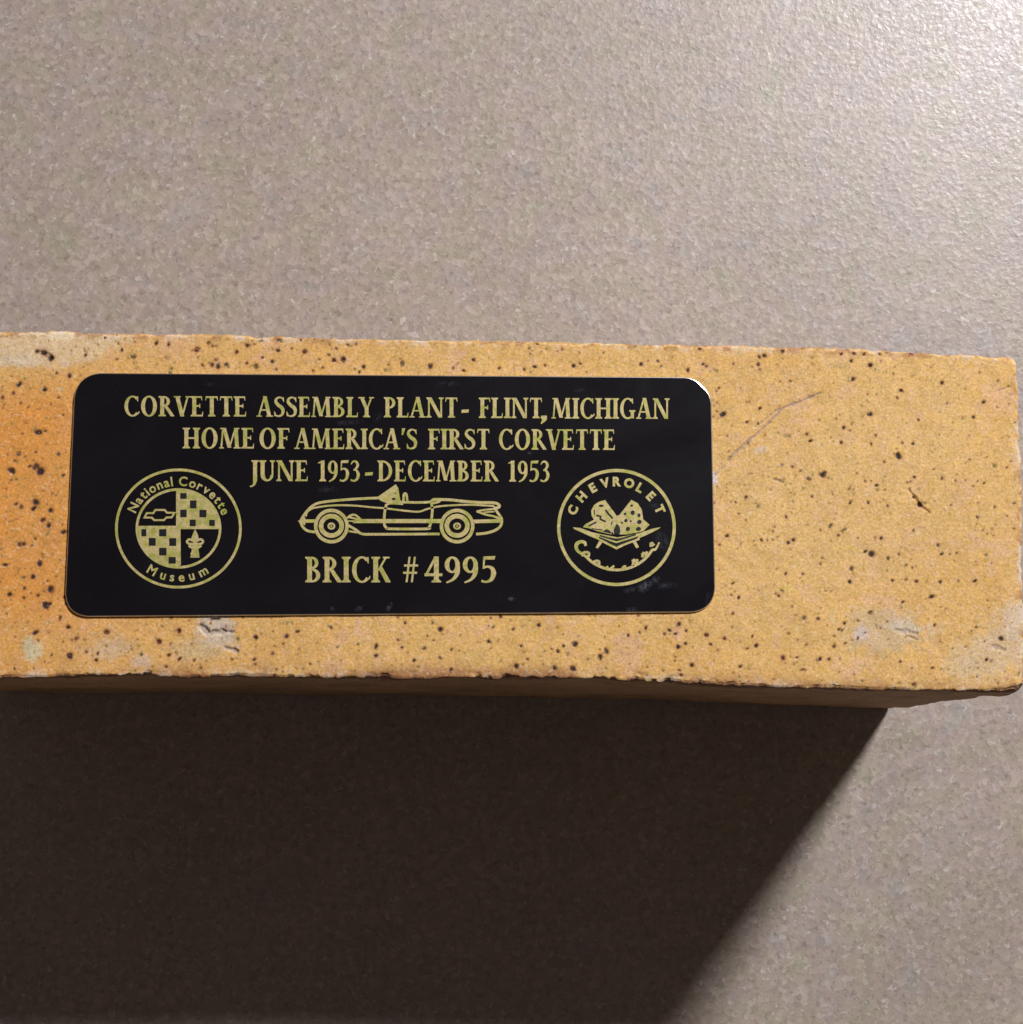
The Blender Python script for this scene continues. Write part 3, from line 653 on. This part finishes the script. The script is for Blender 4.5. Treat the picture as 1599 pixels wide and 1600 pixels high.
def glyph(g, c):
    """draws character c and returns its advance"""
    if c == 'I': stem(g, .08); return .33
    if c == 'L': stem(g, .08, sb=(1, 0)); arm(g, .1, .56, TN / 2, .2); return .60
    if c == 'E':
        stem(g, .08, sb=(1, 0), st=(1, 0)); arm(g, .1, .58, TN / 2, .2); arm(g, .1, .54, 1 - TN / 2, -.17)
        arm(g, .1, .45, .52); g.poly([(.41, .42), (.46, .42), (.46, .63), (.41, .63)]); return .63
    if c == 'F':
        stem(g, .08, st=(1, 0)); arm(g, .1, .55, 1 - TN / 2, -.18); arm(g, .1, .45, .51); g.poly([(.41, .41), (.46, .41), (.46, .62), (.41, .62)]); return .58
    if c == 'T':
        stem(g, .25, st=(0, 0)); arm(g, .06, .62, 1 - TN / 2, -.17); g.poly([(.055, 1), (.105, 1), (.075, .8), (.035, .8)]); return .66
    if c == 'H': stem(g, .08); stem(g, .56); arm(g, .2, .6, .5); return .82
    if c == 'P': stem(g, .08, st=(1, 0)); arc(g, .26, .72, .30, .28, -95, 92, wh=.155); return .59
    if c == 'B':
        stem(g, .08, sb=(1, 0), st=(1, 0)); arc(g, .26, .76, .26, .24, -92, 92, wh=.14); arc(g, .27, .27, .32, .27, -92, 92, wh=.16); return .65
    if c == 'R':
        stem(g, .08, st=(1, 0)); arc(g, .25, .74, .29, .26, -95, 92, wh=.15)
        g.poly([(.26, .5), (.43, .5), (.75, .03), (.75, 0), (.58, 0)]); return .72
    if c == 'D': stem(g, .08, sb=(1, 0), st=(1, 0)); arc(g, .24, .5, .50, .5, -92, 92, wh=.165); return .80
    if c in 'O': arc(g, .42, .5, .38, .52, 0, 360, n=40); return .84
    if c in 'CG':
        arc(g, .43, .5, .39, .52, 48, 318 if c == 'C' else 300, n=30, wh=.17)
        g.poly([(.62, .99), (.69, .99), (.70, .74), (.655, .74), (.60, .90)])
        if c == 'C': pen_path(g, [(.66, .12), (.72, .17), (.745, .25)], [.07, .06, .03]); return .76
        stem(g, .58, .02, .42, .16, sb=(0, 0), st=(1, 1)); return .84
    if c == 'A':
        diag(g, .04, 0, .33, 1, .085); diag(g, .53, 0, .30, 1.02, .185)
        g.poly([(.18, .30), (.6, .30), (.6, .37), (.2, .37)]); serif(g, -.02, .24, 0); serif(g, .46, .80, 0); return .78
    if c == 'V':
        diag(g, .28, 0, .04, 1, .19); diag(g, .33, -.01, .60, 1, .085); serif(g, -.03, .30, 1, -1); serif(g, .53, .78, 1, -1); return .74
    if c == 'Y':
        stem(g, .28, 0, .46, st=(0, 0)); diag(g, .28, .42, .03, 1, .185); diag(g, .36, .42, .58, 1, .085)
        serif(g, -.03, .28, 1, -1); serif(g, .50, .74, 1, -1); return .71
    if c == 'N':
        stem(g, .09, w=.085, sb=(1, 1), st=(1, 0)); diag(g, .60, 0, .07, 1, .19); stem(g, .69, w=.085, sb=(0, 0), st=(1, 1)); return .86
    if c == 'M':
        diag(g, .06, 0, .14, 1, .08); diag(g, .40, .04, .14, 1, .18); diag(g, .45, .04, .73, 1, .075); diag(g, .76, 0, .70, 1, .18)
        serif(g, 0, .22, 0); serif(g, .68, 1.02, 0); serif(g, .05, .2, 1, -1); serif(g, .75, .95, 1, -1); return 1.02
    if c == 'U':
        stem(g, .08, .28, 1, sb=(0, 0)); stem(g, .60, .28, 1, w=.08, sb=(0, 0)); arc(g, .38, .30, .30, .31, 180, 360, wh=.17, wv=.09, ox=.035); return .78
    if c == 'J':
        stem(g, .12, -.02, 1, sb=(0, 0)); pen_path(g, [(.21, .02), (.17, -.15), (.05, -.25), (-.03, -.25)], [.17, .12, .07, .07]); return .36
    if c == 'K':
        stem(g, .08); diag(g, .24, .47, .55, 1, .085); g.poly([(.28, .55), (.42, .62), (.76, .03), (.76, 0), (.57, 0)]); serif(g, .46, .72, 1, -1); return .74
    if c == 'S':
        pen_path(g, [(.50, .80), (.44, .92), (.30, .965), (.15, .88), (.13, .73), (.25, .58), (.40, .47), (.48, .32), (.44, .12), (.27, .035), (.12, .08), (.07, .22)],
                 [.05, .07, .08, .12, .15, .17, .18, .16, .12, .08, .07, .05])
        g.poly([(.46, .97), (.52, .97), (.535, .74), (.495, .74)]); g.poly([(.05, .03), (.10, .03), (.075, .27), (.04, .27)]); return .58
    if c == '1': stem(g, .17, st=(0, 0)); g.poly([(.02, .86), (.05, .92), (.345, 1.02), (.345, .90), (.2, .88)]); return .48
    if c == '9':
        arc(g, .27, .68, .25, .32, 0, 360, n=32, wh=.15); pen_path(g, [(.45, .62), (.43, .35), (.30, .12), (.08, -.01)], [.15, .15, .10, .06]); return .56
    if c == '5':
        g.poly([(.11, 1), (.50, 1.02), (.47, .88), (.13, .88)]); g.poly([(.10, .98), (.17, .98), (.135, .55), (.08, .52)])
        pen_path(g, [(.09, .55), (.24, .61), (.39, .54), (.44, .35), (.37, .12), (.20, .02), (.04, .06)], [.07, .08, .13, .17, .13, .08, .09]); return .54
    if c == '3':
        pen_path(g, [(.05, .82), (.15, .95), (.30, .95), (.39, .80), (.33, .64), (.19, .55)], [.05, .08, .10, .15, .11, .06])
        pen_path(g, [(.17, .55), (.33, .52), (.42, .33), (.36, .12), (.20, .02), (.03, .07)], [.06, .10, .17, .13, .08, .09]); return .54
    if c == '4':
        stem(g, .32, 0, 1, w=.16, st=(0, 0)); g.poly([(.01, .24), (.60, .24), (.60, .35), (.01, .35)]); diag(g, .01, .27, .34, 1.0, .09); return .62
    if c == '#':
        diag(g, .12, -.02, .24, 1, .08); diag(g, .33, -.02, .45, 1, .08); arm(g, .02, .58, .36, t=.085); arm(g, .06, .62, .65, t=.085); return .6
    if c == '-': g.poly([(.04, .22), (.34, .24), (.36, .40), (.06, .38)]); return .40
    if c == ',': pen_path(g, [(.13, .08), (.14, -.05), (.04, -.26)], [.20, .15, .04]); g.poly([(.02, .0), (.22, .0), (.22, .15), (.04, .15)]); return .26
    if c == "'": g.poly([(.08, 1.02), (.24, 1.02), (.14, .70), (.06, .70)]); return .24
    return .3
class Null:
    def __init__(s): s.lo = 9; s.hi = -9
    def strip(s, A, B):
        for x, y in list(A) + list(B): s.lo = min(s.lo, x); s.hi = max(s.hi, x)
    def poly(s, P): s.strip(P, [])
def word(pen, txt, x0, x1, yb0, yb1, cap, track=.0):
    """sets txt so that its ink spans x0..x1 with the baseline from yb0 to yb1"""
    adv = 0; lo = None; hi = 0
    for c in txt:
        nl = Null(); a = glyph(nl, c)
        if lo is None: lo = nl.lo
        hi = adv + nl.hi; adv += a + track
    k = (x1 - x0) / (hi - lo); adv = 0
    for c in txt:
        def f(x, y, adv=adv):
            X = x0 + (x + adv - lo) * k
            return (X, yb0 + (yb1 - yb0) * (X - x0) / (x1 - x0) - y * cap)
        adv += glyph(Sub(pen, f), c) + track
LINES = [
    [('CORVETTE', 194.5, 384.7, 650.2, 650.8, 31.5), ('ASSEMBLY', 401, 584.5, 651, 652, 31.5), ('PLANT', 600, 715, 652, 652.6, 31.5), ('-', 721, 733, 652, 652, 31),
     ('FLINT', 748.5, 847, 653, 653.4, 31.8), (',', 845, 855, 654, 654, 31), ('MICHIGAN', 862, 1046.5, 653.8, 654.4, 32)],
    [('HOME', 285.5, 397, 700.5, 700.8, 32.2), ('OF', 405.5, 452.5, 701, 701, 32.2), ("AMERICA'S", 460, 652, 701.4, 702, 32), ('FIRST', 669, 765, 702, 702.2, 32), ('CORVETTE', 780, 961, 702.4, 703, 32)],
    [('JUNE', 390.5, 481, 751.6, 751.8, 32.5), ('1953', 497, 562.5, 752, 752, 32.5), ('-', 570.4, 583, 750, 750, 31), ('DECEMBER', 590, 779.4, 752, 752.2, 32.5), ('1953', 794, 859, 752.4, 752.6, 32.5)],
    [('BRICK', 477, 610.5, 910, 910, 40), ('#', 630, 653.5, 909, 909, 39), ('4995', 663.5, 775.5, 910, 910, 40.5)]]
for li, ln_ in enumerate(LINES):
    pen = Pen()
    for (t, x0, x1, b0, b1, cap) in ln_: word(pen, t, x0, x1, b0, b1, cap, .035)
    pen.build('lettering', M_GOLD, plaque, ['gold top line of serif capitals', 'gold second line of serif capitals', 'gold third line with two years', 'larger gold line with the brick number'][li])

# --- sans letters from Blender's own built-in face, laid round a ring
def sans_mesh(ch, fat=0.0):
    cu = bpy.data.curves.new('letter_shape', 'FONT'); cu.body = ch; cu.offset = fat; cu.resolution_u = 3
    ob = bpy.data.objects.new('letter_shape', cu); COL.objects.link(ob)
    bpy.context.view_layer.update()
    me = ob.to_mesh(); V = np.array([v.co[:2] for v in me.vertices]).reshape(-1, 2); Fc = [tuple(p.vertices) for p in me.polygons]
    ob.to_mesh_clear(); bpy.data.objects.remove(ob); bpy.data.curves.remove(cu)
    return V, Fc
def ring_text(pen, txt, cx, cy, rx, ry, a0, a1, h, fat, inside=False, wk=1.0, placed=None):
    """letters centred at equal arc steps weighted by width; a in degrees, counter-clockwise from the right"""
    G = []; 
    for c in txt:
        if c == ' ': G.append((None, None, .3)); continue
        V, Fc = sans_mesh(c, fat); w = V[:, 0].max() - V[:, 0].min(); G.append((V, Fc, w + .09))
    tot = sum(g[2] for g in G); pos = 0
    for i, (V, Fc, w) in enumerate(G):
        f = (pos + w / 2) / tot; pos += w
        if V is None: continue
        an = math.radians(a0 + (a1 - a0) * f) if placed is None else math.radians(placed[i])
        c_, s_ = math.cos(an), math.sin(an)
        bx, by = cx + rx * c_, cy - ry * s_
        up = np.array([c_, -s_]); rt = np.array([s_, c_])
        if inside: up = -up; rt = -rt
        xm = (V[:, 0].max() + V[:, 0].min()) / 2
        P = np.array([bx, by]) + (V[:, :1] - xm) * h * wk * rt + (V[:, 1:] - .36) * h * up
        z = pen._z(); b0 = len(pen.V)
        pen.V += [tuple(p) for p in unproj(P[:, 0], P[:, 1], z)]
        pen.F += [tuple(b0 + k for k in f_) for f_ in Fc]

# --- round emblem on the left
def c4(x, y): return (160 + x / 6.6625, 720 + y / 6.664)
e1 = Pen()
e1.ring(278.8, 825.8, 99.0, 93.8, 4.2, 96); e1.ring(279, 825.6, 67.0, 62.8, 4.0, 80)
def quadrant(x0, y0, sx, sy):
    """gold quarter of the inner disc whose corner is at x0, y0"""
    P = [(x0, y0)]
    for i in range(17):
        a = math.radians(90 * i / 16)
        P.append((279 + sx * 63.5 * math.cos(a), 825.6 - sy * 59.3 * math.sin(a)))
    P[1] = (P[1][0], y0); P[-1] = (x0, P[-1][1]); e1.poly(P)
quadrant(276, 826.5, 1, 1); quadrant(281, 822, -1, -1)
e1.line([c4(783, 320), c4(783, 700)], 4.6, False); e1.line([c4(385, 690), c4(800, 690)], 4, False)
e1.line([c4(798, 700), c4(802, 1085)], 4.6, False); e1.line([c4(800, 698), c4(1195, 698)], 4, False)
e1.line([c4(*p) for p in [(462, 545), (530, 545), (552, 512), (650, 512), (672, 540), (752, 542), (722, 588), (668, 590), (640, 618), (540, 618), (515, 592), (440, 590)]], 3.0, False, True)
# lily
e1.poly([c4(*p) for p in [(965, 712), (995, 770), (1003, 815), (985, 850), (1000, 915), (1010, 1000), (1012, 1008), (915, 1008), (918, 1000), (925, 960), (945, 850), (925, 815), (938, 770)]])
e1.line([c4(*p) for p in [(945, 868), (895, 860), (882, 838), (905, 818), (935, 828), (960, 840)]], 3.6)
e1.line([c4(*p) for p in [(975, 868), (1030, 862), (1048, 838), (1025, 818), (995, 828), (970, 840)]], 3.6)
e1.line([c4(*p) for p in [(900, 880), (935, 905), (965, 912), (995, 905), (1030, 880)]], 4.2)
e1.line([c4(925, 905), c4(1005, 905)], 3.0, False); e1.disc(*c4(963, 970), 6.8, 4.2)
ring_text(e1, 'National Corvette', 278.8, 825.8, 79, 74.5, 160, 17, 20.5, .022, wk=.98)
ring_text(e1, 'Museum', 278.8, 825.8, 79.5, 75.5, 231, 307, 20.5, .022, True, wk=.98)
e1.build('emblem', M_GOLD, plaque, 'round gold emblem with chequered quarters')
k1 = Pen(1.2)
for (x, y, w, h) in [(845, 365, 66, 58), (947, 452, 66, 80), (845, 547, 66, 76), (1048, 548, 72, 76), (942, 645, 62, 66), (1143, 645, 56, 60),
                     (433, 747, 50, 72), (630, 747, 74, 72), (520, 843, 72, 80), (733, 845, 72, 80), (630, 945, 76, 78), (728, 1035, 74, 66)]:
    k1.poly([c4(x - w / 2, y - h / 2), c4(x + w / 2, y - h / 2), c4(x + w / 2, y + h / 2), c4(x - w / 2, y + h / 2)])
k1.build('check_squares', M_INK, plaque)

# --- line drawing of the open two-seater
def c5(x, y): return (440 + x / 4.208, 740 + y / 4.208)
cr = Pen()
def cl(P, w, sm=True, closed=False): cr.line([c5(*p) for p in P], w, sm, closed)
cl([(125, 312), (140, 285), (165, 250), (200, 215), (245, 193), (330, 180), (440, 170), (560, 163), (640, 160)], 4.0)
cl([(200, 228), (300, 212), (400, 208), (500, 212), (600, 222), (680, 228), (760, 238), (830, 246), (905, 250), (960, 232), (1040, 215), (1130, 208), (1250, 205), (1400, 213)], 2.9)
cl([(160, 282), (172, 250), (215, 222)], 2.6)
cl([(128, 312), (222, 312)], 5.2, False); cl([(122, 312), (140, 350), (170, 375), (220, 385)], 4.0); cl([(118, 312), (150, 296), (150, 330)], 3.0, False, True)
cr.poly([c5(*p) for p in [(625, 158), (752, 70), (768, 95), (782, 178), (830, 182), (830, 196), (700, 196), (655, 180)]])
cl([(802, 185), (804, 140), (812, 130), (822, 140), (828, 185)], 3.6)
cl([(820, 188), (900, 190), (975, 186), (1000, 170), (1045, 170), (1030, 186), (985, 196)], 3.8)
cl([(1000, 170), (1100, 172), (1200, 182), (1300, 190), (1395, 192), (1430, 205), (1428, 222), (1395, 228)], 4.4)
cl([(690, 200), (678, 260), (676, 330), (690, 355), (720, 363), (950, 363), (972, 350), (985, 310), (992, 240), (986, 192)], 4.0)
cl([(690, 205), (720, 196), (800, 200)], 3.0)
cl([(432, 292), (455, 275), (485, 272), (520, 300)], 3.2); cl([(440, 285), (520, 305), (1050, 305)], 3.0, False); cl([(470, 319), (1050, 319)], 3.0, False)
cl([(440, 312), (1050, 312)], 2.2, False)
cl([(440, 340), (490, 370), (530, 396), (620, 399), (1040, 397)], 4.0); cl([(440, 378), (530, 392)], 3.0, False)
cl([(1262, 310), (1440, 306)], 3.4, False); cl([(1262, 322), (1436, 318)], 2.2, False)
cl([(1283, 248), (1340, 238), (1410, 232)], 2.8); cl([(1283, 248), (1340, 268), (1400, 282), (1440, 300)], 3.2); cl([(1330, 254), (1400, 250)], 2.2, False)
cl([(1405, 232), (1425, 262), (1448, 300), (1440, 345), (1400, 375), (1340, 392), (1280, 398)], 4.2)
for (wx, wy) in ((328, 345), (1155, 345)):
    X, Y = c5(wx, wy)
    cr.ring(X, Y, 27.2, 27.2, 5.4, 48); cr.ring(X, Y - .4, 19.8, 18.8, 7.2, 40); cr.ring(X, Y, 6.2, 5.6, 3.0, 20); cr.disc(X, Y, 1.6, n=10)
X, Y = c5(1155, 345)
cr.build('car_drawing', M_GOLD, plaque, 'gold line drawing of an open two-seater in side view')
ck = Pen(1.2); ck.disc(*c5(738, 166), 3.2, 1.8, 12); ck.disc(*c5(748, 128), 1.2, 1.2, 8)
ck.build('drawing_details', M_INK, plaque)

# --- round emblem on the right
def c6(x, y): return (850 + x / 6.952, 720 + y / 6.952)
e2 = Pen()
e2.ring(963.6, 824.2, 92.8, 91.6, 5.0, 96)
def p6(P, pen=e2): pen.poly([c6(*p) for p in P])
def l6(P, w, sm=True, closed=False, pen=e2): pen.line([c6(*p) for p in P], w, sm, closed)
p6([(665, 425), (790, 595), (735, 760), (640, 720), (560, 660), (520, 600), (515, 540), (545, 480), (600, 445)])
p6([(950, 425), (1020, 460), (1065, 530), (1080, 635), (1150, 695), (1080, 765), (900, 800), (760, 800), (730, 740), (790, 600), (820, 590)])
p6([(545, 640), (640, 700), (740, 760), (735, 800), (600, 770), (500, 735), (425, 720), (450, 690)])
p6([(318, 722), (400, 730), (520, 775), (640, 800), (790, 830), (790, 845), (610, 815), (600, 860), (480, 810), (390, 768), (330, 742)])
p6([(1272, 720), (1170, 740), (1060, 780), (900, 815), (790, 832), (790, 845), (930, 830), (1050, 800), (1000, 855), (1130, 800), (1240, 745)])
l6([(560, 800), (640, 838), (790, 885), (930, 842), (1070, 795)], 2.7, False)
l6([(600, 850), (700, 905), (790, 950), (880, 905), (980, 868), (1040, 845)], 3.6, False)
p6([(600, 870), (640, 880), (590, 950), (562, 945)]); p6([(960, 878), (1000, 870), (1035, 938), (1005, 950), (985, 915)])
ring_text(e2, 'CHEVROLET', 963.6, 825.5, 74.5, 73.5, 0, 0, 19.5, .05, wk=1.0, placed=[157, 137.5, 120, 104, 89.5, 74.5, 60, 43.5, 24])
# joined script along the lower arc
def arcpt(a, r=1.0, rr=66): t = math.radians(a); return (963.6 + rr * r * math.cos(t), 824.5 - rr * r * math.sin(t))
e2.line([c6(455, 925), c6(445, 890), c6(405, 878), c6(362, 900), c6(352, 940), c6(375, 985)] + [arcpt(a) for a in (222, 234, 246, 258, 270, 282, 294, 306, 318, 328)] + [c6(1215, 960), c6(1255, 885)], [4, 5, 5, 6, 5.5, 4.5] + [4.2] * 10 + [3.6, 2.6])
def script(P, w=4.0): e2.line([c6(*p) for p in P], w, len(P) > 2)
for (P, w) in [([(425, 1040), (425, 1005), (455, 990)], 4), ([(455, 990), (490, 1005), (480, 1050)], 4),                     # o
               ([(525, 1110), (560, 1088)], 4), ([(560, 1088), (598, 1098), (592, 1150)], 4.6),                            # r
               ([(683, 1145), (705, 1190)], 4), ([(705, 1190), (740, 1160), (765, 1140)], 3.6),                            # v
               ([(845, 1185), (870, 1150), (895, 1150)], 3.8), ([(850, 1178), (895, 1165)], 3),                            # e
               ([(965, 1140), (985, 1065)], 4), ([(955, 1085), (1020, 1085)], 3.4), ([(1000, 1140), (1018, 1068)], 4),       # t
               ([(1070, 1050), (1085, 990)], 4), ([(1058, 1018), (1128, 1000)], 3.4), ([(1105, 1045), (1122, 985)], 4),      # t
               ([(1165, 935), (1162, 900), (1190, 895)], 4), ([(1168, 925), (1205, 905)], 3.2)]:                           # e
    script(P, w)
e2.build('emblem', M_GOLD, plaque, 'round gold emblem with crossed flags')
k2 = Pen(1.2)
for (x, y, rx, ry) in [(955, 485, 2.2, 1.8), (967, 562, 3.2, 3.6), (885, 575, 2, 1.8), (1035, 590, 2.3, 3), (893, 648, 2.6, 2.6), (1040, 662, 3.6, 3.2), (915, 738, 3.2, 3.2), (1030, 738, 4, 3), (945, 655, 1.6, 1.6), (850, 672, 1.6, 1.6), (625, 487, 4, 1.8)]:
    k2.disc(*c6(x, y), rx, ry, 10)
l6([(672, 530), (700, 570), (750, 625)], 2.4, pen=k2); l6([(572, 592), (620, 605), (615, 630), (675, 660)], 2.2, pen=k2); l6([(550, 530), (552, 580)], 1.4, False, pen=k2)
p6([(795, 680), (825, 720), (832, 760), (822, 802), (765, 795), (762, 745)], k2); p6([(640, 765), (680, 742), (722, 760), (735, 790)], k2)
l6([(490, 705), (572, 665)], 2.2, False, pen=k2); l6([(745, 660), (735, 690)], 1.8, False, pen=k2); l6([(520, 735), (640, 752)], 1.3, False, pen=k2)
l6([(610, 812), (790, 862), (1000, 800)], 2.2, False, pen=k2); l6([(600, 832), (700, 872), (790, 920), (900, 878), (1000, 842)], 2.2, False, pen=k2)
k2.build('flag_details', M_INK, plaque)
